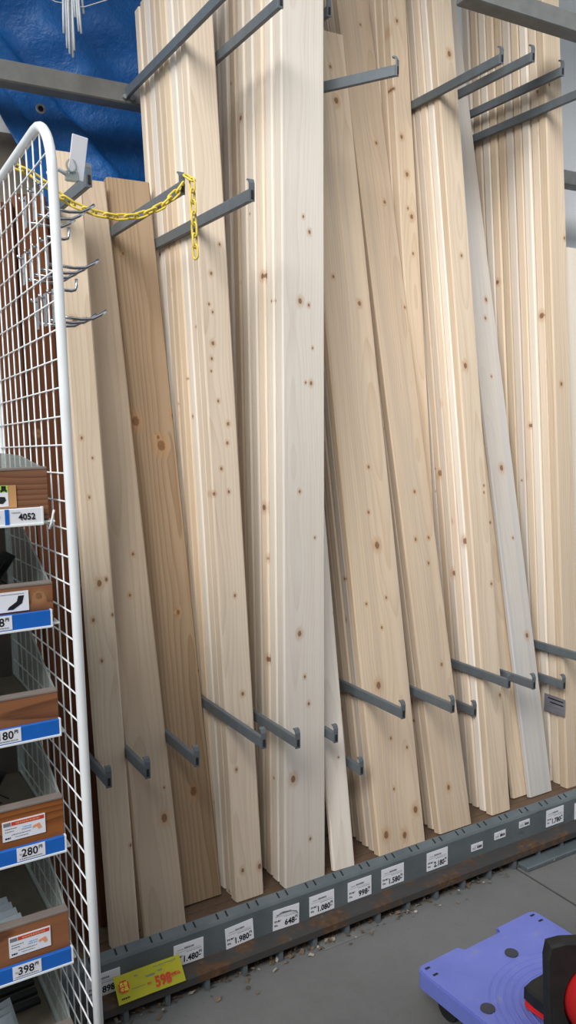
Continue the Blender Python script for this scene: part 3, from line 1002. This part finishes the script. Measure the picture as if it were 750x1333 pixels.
def resample(pts, step):
    out = [Vector(pts[0])]
    acc = 0.0
    for a, b in zip(pts, pts[1:]):
        a, b = Vector(a), Vector(b)
        L = (b - a).length
        d = step - acc
        while d <= L:
            out.append(a.lerp(b, d / L))
            d += step
        acc = L - (d - step)
    return out


bm = bmesh.new()
LL, LW, LR = 0.0165, 0.0070, 0.0027
pts = []
for k in range(7):
    t = -PI / 2 + PI * k / 6
    pts.append((LL - LW + LW * math.cos(t), LW * math.sin(t), 0))
for k in range(7):
    t = PI / 2 + PI * k / 6
    pts.append((-(LL - LW) + LW * math.cos(t), LW * math.sin(t), 0))
add_tube(bm, pts, LR, 6, True)
link_me = mesh_from(bm, 'link', True)
link_me.materials.append(M['yellow'])
p3 = resample([(x, yy, z) for x, z in path], 0.0245)
hang = [(0.813, yy, 2.016)] + [(0.820 + 0.0006 * k, yy - 0.013, 2.006 - 0.0250 * k) for k in range(8)]
for seq in (p3, [Vector(h) for h in hang]):
    for k in range(len(seq) - 1):
        a, b = seq[k], seq[k + 1]
        d = (b - a).normalized()
        s_ = d.cross(Vector((0, 1, 0))).normalized()
        n_ = s_.cross(d)
        if k % 2:
            s_, n_ = n_, -s_
        # roll the links a little
        ang = 0.45
        s2, n2 = s_ * math.cos(ang) + n_ * math.sin(ang), n_ * math.cos(ang) - s_ * math.sin(ang)
        mt = Matrix.Identity(4)
        for q in range(3):
            mt[q][0], mt[q][1], mt[q][2] = d[q], s2[q], n2[q]
        c0 = (a + b) / 2 - ch.location
        mt.translation = c0
        o = link('link', link_me, None, ch)
        o.matrix_local = mt

# ================================================================== PRICE CARDS ON THE RAIL
RY = 1.7985


def price_card(price, xc, zc, w=0.080, h=0.056, tilt=0.0, label=None, small=False, torn=False):
    c_ = empty('price_card', (xc, RY, zc), label or 'white price card reading %s yen on the base rail' % price, 'price card', 'white price cards on the rail')
    c_.rotation_euler.y = tilt
    box('card', (-w / 2, -0.0008, -h / 2), (w / 2, 0.0008, h / 2), M['paper'], c_, 0)
    y = -0.0014
    if small:
        ink_lines('fine_print', [(-w * 0.42, -w * 0.1, -0.002, 0.002), (-w * 0.42, -w * 0.1, -0.006, 0.002), (-w * 0.3, w * 0.2, 0.004, 0.001)], M['ink_grey'], c_, -0.0008)
        ink_lines('price_print', [(0.0, w * 0.42, -0.006, 0.008)], M['ink'], c_, -0.0008)
        return c_
    ink_lines('title_print', [(-0.012, 0.014, 0.0125, 0.005)], M['ink_grey'], c_, -0.0008)
    ink_lines('fine_print', [(-0.030, -0.014, 0.013, 0.0015), (-0.034, 0.034, 0.0075, 0.0008), (-0.006, 0.034, 0.003, 0.0014)], M['ink_grey'], c_, -0.0008)
    letters('税抜価格', 0.0052, -0.0365, -0.0060, M['ink'], c_, y, 0.0002)
    letters('税込', 0.0052, -0.0365, -0.0170, M['ink'], c_, y, 0.0002)
    o = letters(price, 0.0225, 0.0, -0.0205, M['ink'], c_, y, 0.0007, 'LEFT', 1.0)
    xs_ = [v.co.x for v in o.data.vertices]
    wd = 0.040 if len(price) > 3 else 0.031
    o.scale.x = wd / (max(xs_) - min(xs_))
    o.location.x = 0.0262 - max(xs_) * o.scale.x
    letters('円', 0.0080, 0.0268, -0.0085, M['ink'], c_, y, 0.0003)
    ink_lines('tax_mark', [(0.027, 0.033, -0.0165, 0.003)], M['ink'], c_, -0.0008)
    if torn:
        tube('peeled_edge', [(-0.030, -0.002, 0.012), (-0.012, -0.002, 0.019), (0.012, -0.002, 0.016), (0.030, -0.002, 0.010), (0.034, -0.002, 0.002)], 0.0011, M['ink_grey'], c_, 5)
    return c_


price_card('898', 0.523, 0.1325, label='white price card reading 898, half hidden by the grid stand')
price_card('1.480', 0.740, 0.1345, tilt=0.02, label='white price card reading 1.480, overlapped by the yellow card')
price_card('1.980', 0.882, 0.134, tilt=-0.05, label='white price card reading 1.980, just right of the overlapped card')
price_card('648', 1.021, 0.1335, tilt=0.03, torn=True, label='white price card reading 648 with a wrinkled top')
price_card('1.080', 1.134, 0.1365, label='white price card reading 1.080, right of the wrinkled card')
price_card('998', 1.260, 0.138, label='white price card reading 998, below the pale leaning board')
price_card('1.580', 1.376, 0.141, label='white price card reading 1.580, below the widest stack')
price_card('2.180', 1.542, 0.142, label='white price card reading 2.180, left of the three small stickers')
price_card('1.780', 2.041, 0.1425, label='white price card reading 1.780, right of the three small stickers')
price_card('', 2.175, 0.1335, small=True, label='white price card cut off at the right edge of the picture')
price_card('', 1.700, 0.136, 0.046, 0.022, small=True, label='leftmost of three small white stickers on the rail')
price_card('', 1.796, 0.147, 0.047, 0.023, small=True, label='middle one of three small white stickers on the rail')
price_card('', 1.902, 0.1555, 0.046, 0.021, small=True, label='rightmost of three small white stickers on the rail')

yc = empty('sale_card', (0.625, 1.766, 0.1255), 'yellow sale card reading 598 in red on the base rail', 'price card')
yc.rotation_euler.x = math.radians(-42)
bm = bmesh.new()
NU = 12
va, vb = [], []
w_, h_ = 0.168, 0.060


def ycurve(u):
    return -0.006 * math.sin(PI * min(1, max(0, (u + 0.084) / 0.168)))


for k in range(NU + 1):
    u = -w_ / 2 + w_ * k / NU
    va.append(bm.verts.new((u, ycurve(u), -h_ / 2)))
    vb.append(bm.verts.new((u, ycurve(u), h_ / 2)))
for k in range(NU):
    bm.faces.new((va[k], va[k + 1], vb[k + 1], vb[k]))
bmesh.ops.solidify(bm, geom=bm.faces[:], thickness=0.0008)
link('card', mesh_from(bm, 'card'), M['paper_yellow'], yc)
Y0 = -0.0078
letters('598', 0.032, 0.050, -0.0215, M['ink_red'], yc, -0.0066, 0.0012, 'RIGHT', 0.86)
letters('円税込', 0.0075, 0.0515, -0.010, M['ink_red'], yc, -0.0056, 0.0004)
bm = bmesh.new()
add_box(bm, (-0.0125, -0.0006, -0.013), (0.0125, 0, 0.013), 0.0)
bmesh.ops.bevel(bm, geom=[e for e in bm.edges if abs(e.verts[0].co.y - e.verts[1].co.y) > 1e-4], offset=0.005, segments=3, affect='EDGES')
sq = link('red_stamp', mesh_from(bm, 'red_stamp'), M['ink_red'], yc)
sq.location = (-0.064, -0.0034, 0.004)
letters('広告', 0.0095, -0.0735, 0.0055, M['paper_yellow'], yc, -0.0043, 0.0003)
letters('の品', 0.0095, -0.0735, -0.0045, M['paper_yellow'], yc, -0.0043, 0.0003)
ink_lines('fine_print', [(-0.036, -0.028, 0.016, 0.003), (-0.010, 0.012, 0.006, 0.004), (0.02, 0.032, 0.010, 0.003), (0.012, 0.070, 0.022, 0.0014), (-0.048, -0.015, -0.008, 0.0013)], M['ink_grey'], yc, -0.0070)
ink_lines('note_print', [(-0.076, -0.056, -0.022, 0.003)], M['ink'], yc, -0.0046)
letters('税抜', 0.006, -0.010, -0.011, M['ink_red'], yc, -0.0068, 0.0002)

# label slip on the deepest stack
sl = empty('label_slip', (2.296, 2.035, 0.40), 'grey printed label slip stuck on the deepest stack side', 'label')
bm = bmesh.new()
add_box(bm, (-0.0006, -0.048, -0.032), (0.0006, 0.048, 0.032), 0)
link('slip', mesh_from(bm, 'slip'), M['ink_grey'], sl)
for k in range(4):
    bm = bmesh.new()
    add_box(bm, (-0.0014, -0.04, 0.022 - 0.014 * k - 0.004), (-0.0006, 0.03 - 0.01 * k, 0.022 - 0.014 * k), 0)
    link('print_row', mesh_from(bm, 'print_row'), M['ink'] if k < 2 else M['steel_beam'], sl)

# ================================================================== LITTER
bm = bmesh.new()
r3 = random.Random(3)
for k in range(700):
    x = r3.uniform(0.35, 2.6)
    y = 1.80 - abs(r3.gauss(0, 0.032))
    if r3.random() < 0.04:
        y -= r3.uniform(0, 0.05)
    s = r3.uniform(0.003, 0.010)
    q = Euler((r3.uniform(-0.5, 0.5), r3.uniform(-0.5, 0.5), r3.uniform(0, 6.3))).to_matrix()
    ps = [Vector((-s, -s * 0.4, 0)), Vector((s * 0.7, -s * 0.5, 0)), Vector((s, s * 0.3, 0.001)), Vector((-s * 0.4, s * 0.6, 0.0015))]
    f = bm.faces.new([bm.verts.new(q @ p + Vector((x, y, FLOOR + 0.003 + s * 0.3))) for p in ps])
    f.material_index = 1 if r3.random() < 0.25 else 0
me = bpy.data.meshes.new('dry_litter')
bm.to_mesh(me)
bm.free()
me.materials.append(M['litter'])
me.materials.append(M['litter_pale'])
o = link('dry_litter', me)
tag(o, 'dry leaf scraps and wood chips swept under the rail', 'litter', None, 'stuff')

# ================================================================== BLUE DOLLY WITH CONES
DZ = 0.160
dl = empty('platform_dolly', (1.380, 1.135, FLOOR), 'blue violet plastic platform dolly with ringed deck on the concrete', 'dolly')
dl.rotation_euler.z = math.radians(3.0)
HW, HD = 0.205, 0.305


def outline():
    r = 0.022
    pts = []

    def corner(cx, cy, a0):
        for k in range(5):
            t = a0 + PI / 2 * k / 4
            pts.append((cx + r * math.cos(t), cy + r * math.sin(t)))
    n, d = 0.068, 0.022
    corner(HW - r, HD - r, 0)
    pts.extend([(n, HD), (n - 0.004, HD - d), (-n + 0.004, HD - d), (-n, HD)])
    corner(-HW + r, HD - r, PI / 2)
    corner(-HW + r, -HD + r, PI)
    pts.extend([(-n, -HD), (-n + 0.004, -HD + d), (n - 0.004, -HD + d), (n, -HD)])
    corner(HW - r, -HD + r, 1.5 * PI)
    return pts


bm = bmesh.new()
extrude_poly(bm, outline(), 'z', DZ - 0.042 - FLOOR, DZ - FLOOR)
es = [e for e in bm.edges if e.verts[0].co.z > DZ - FLOOR - 1e-4 and e.verts[1].co.z > DZ - FLOOR - 1e-4]
bmesh.ops.bevel(bm, geom=es, offset=0.003, segments=2, affect='EDGES')
link('deck', mesh_from(bm, 'deck'), M['dolly'], dl)
zt = DZ - FLOOR
for k in range(10):
    rr = 0.045 + 0.0165 * k
    pts = []
    for q in range(64):
        t = 2 * PI * q / 64
        pts.append((rr * math.cos(t), rr * math.sin(t), zt - 0.0006))
    tube('grip_ring', pts, 0.0026, M['dolly'], dl, 5, True)
for (px, py) in ((0.020, 0.212), (-0.168, 0.112), (0.165, 0.10), (0.02, -0.21)):
    bm = bmesh.new()
    bmesh.ops.create_cone(bm, cap_ends=True, segments=24, radius1=0.0165, radius2=0.0160, depth=0.004, matrix=Matrix.Translation((px, py, zt + 0.001)))
    link('grip_pad', mesh_from(bm, 'grip_pad'), M['grip'], dl)
for sx in (-1, 1):
    for sy in (-1, 1):
        for dy in (0.018, 0.045):
            s_ = box('deck_slot', (sx * 0.183 - 0.007, sy * (HD - dy) - 0.003, zt - 0.001), (sx * 0.183 + 0.007, sy * (HD - dy) + 0.003, zt + 0.0006), M['dark'], dl, 0)
        ca = bpy.data.objects.new('caster', None)
        ca.empty_display_size = 0.03
        COL.objects.link(ca)
        ca.parent = dl
        ca.location = (sx * 0.150, sy * 0.245, 0)
        bm = bmesh.new()
        bmesh.ops.create_cone(bm, cap_ends=True, segments=20, radius1=0.030, radius2=0.030, depth=0.022, matrix=Matrix.Translation((0, 0, 0.030)) @ Matrix.Rotation(PI / 2, 4, 'Y'))
        link('wheel', mesh_from(bm, 'wheel'), M['rubber'], ca)
        box('fork', (-0.016, -0.014, 0.030), (0.016, 0.014, zt - 0.042), M['zinc'], ca, 0.001)


def cone(loc, basis, label, hs, slip):
    """traffic cone: red flange and body with a square black rubber weight over the flange"""
    c_ = empty('traffic_cone', loc, label, 'cone')
    c_.rotation_euler = basis.to_euler()

    def rsq(h, r):
        out = []
        for (sx, sy, a0) in ((1, 1, 0), (-1, 1, PI / 2), (-1, -1, PI), (1, -1, 1.5 * PI)):
            for k in range(5):
                t = a0 + PI / 2 * k / 4
                out.append((sx * (h - r) + r * math.cos(t), sy * (h - r) + r * math.sin(t)))
        return out
    bm = bmesh.new()
    extrude_poly(bm, rsq(hs - (0.014 if slip else 0.004), 0.02), 'z', 0.008, 0.022)
    es = [e for e in bm.edges if abs(e.verts[0].co.z - e.verts[1].co.z) < 1e-5]
    bmesh.ops.bevel(bm, geom=es, offset=0.004, segments=2, affect='EDGES')
    fl_ = link('flange', mesh_from(bm, 'flange'), M['red'], c_)
    fl_.rotation_euler.z = math.radians(0 if slip else 2)
    fl_.location = (-slip * 0.4, -slip, 0)
    # black weight: square with a round hole
    bm = bmesh.new()
    N = 40
    ro = []
    for k in range(N):
        t = 2 * PI * k / N
        cx, cy = math.cos(t), math.sin(t)
        s = 1 / max(abs(cx), abs(cy))
        p = Vector((cx, cy)) * (hs - 0.003) * s
        lim = hs - 0.003
        rr = 0.02
        qx, qy = abs(p.x) - (lim - rr), abs(p.y) - (lim - rr)
        if qx > 0 and qy > 0:
            L = math.hypot(qx, qy)
            p.x = math.copysign(lim - rr + qx / L * rr, p.x)
            p.y = math.copysign(lim - rr + qy / L * rr, p.y)
        ro.append(p)
    HR = 0.086
    z0, z1 = 0.0225, 0.052
    ot = [bm.verts.new((p.x, p.y, z1 - 0.004)) for p in ro]
    ot2 = [bm.verts.new((p.x * 0.965, p.y * 0.965, z1)) for p in ro]
    ob = [bm.verts.new((p.x, p.y, z0)) for p in ro]
    it = [bm.verts.new((HR * math.cos(2 * PI * k / N), HR * math.sin(2 * PI * k / N), z1)) for k in range(N)]
    ib = [bm.verts.new(((HR - 0.004) * math.cos(2 * PI * k / N), (HR - 0.004) * math.sin(2 * PI * k / N), z0)) for k in range(N)]
    for k in range(N):
        j = (k + 1) % N
        bm.faces.new((ob[k], ob[j], ot[j], ot[k]))
        bm.faces.new((ot[k], ot[j], ot2[j], ot2[k]))
        bm.faces.new((ot2[k], ot2[j], it[j], it[k]))
        bm.faces.new((it[k], it[j], ib[j], ib[k]))
        bm.faces.new((ib[k], ib[j], ob[j], ob[k]))
    link('rubber_weight', mesh_from(bm, 'rubber_weight'), M['rubber'], c_)
    bm = bmesh.new()
    prof = [(0.083, 0.021), (0.080, 0.05), (0.068, 0.16), (0.045, 0.36), (0.024, 0.52), (0.020, 0.535), (0.010, 0.54)]
    rings = [[bm.verts.new((r * math.cos(2 * PI * k / 32), r * math.sin(2 * PI * k / 32), z)) for k in range(32)] for r, z in prof]
    for a, b in zip(rings, rings[1:]):
        for k in range(32):
            bm.faces.new((a[k], a[(k + 1) % 32], b[(k + 1) % 32], b[k]))
    bm.faces.new(rings[-1])
    link('cone_body', mesh_from(bm, 'cone_body', True), M['red'], c_)
    return c_


cone((1.418, 1.08, DZ - 0.0042), Matrix.Rotation(math.radians(3), 3, 'Z'), 'red traffic cone with black rubber weight standing on the dolly', 0.140, 0.0)
zx = Vector((-0.47, -0.88, 0.10)).normalized()
xx = Vector((0.87, -0.44, 0.0)).normalized()
xx = (xx - zx * xx.dot(zx)).normalized()
yx = zx.cross(xx)
bs = Matrix((xx, yx, zx)).transposed()
cone((1.268, 1.004, 0.337), bs, 'red traffic cone with black rubber weight tipped over, facing the viewer', 0.118, 0.0001)
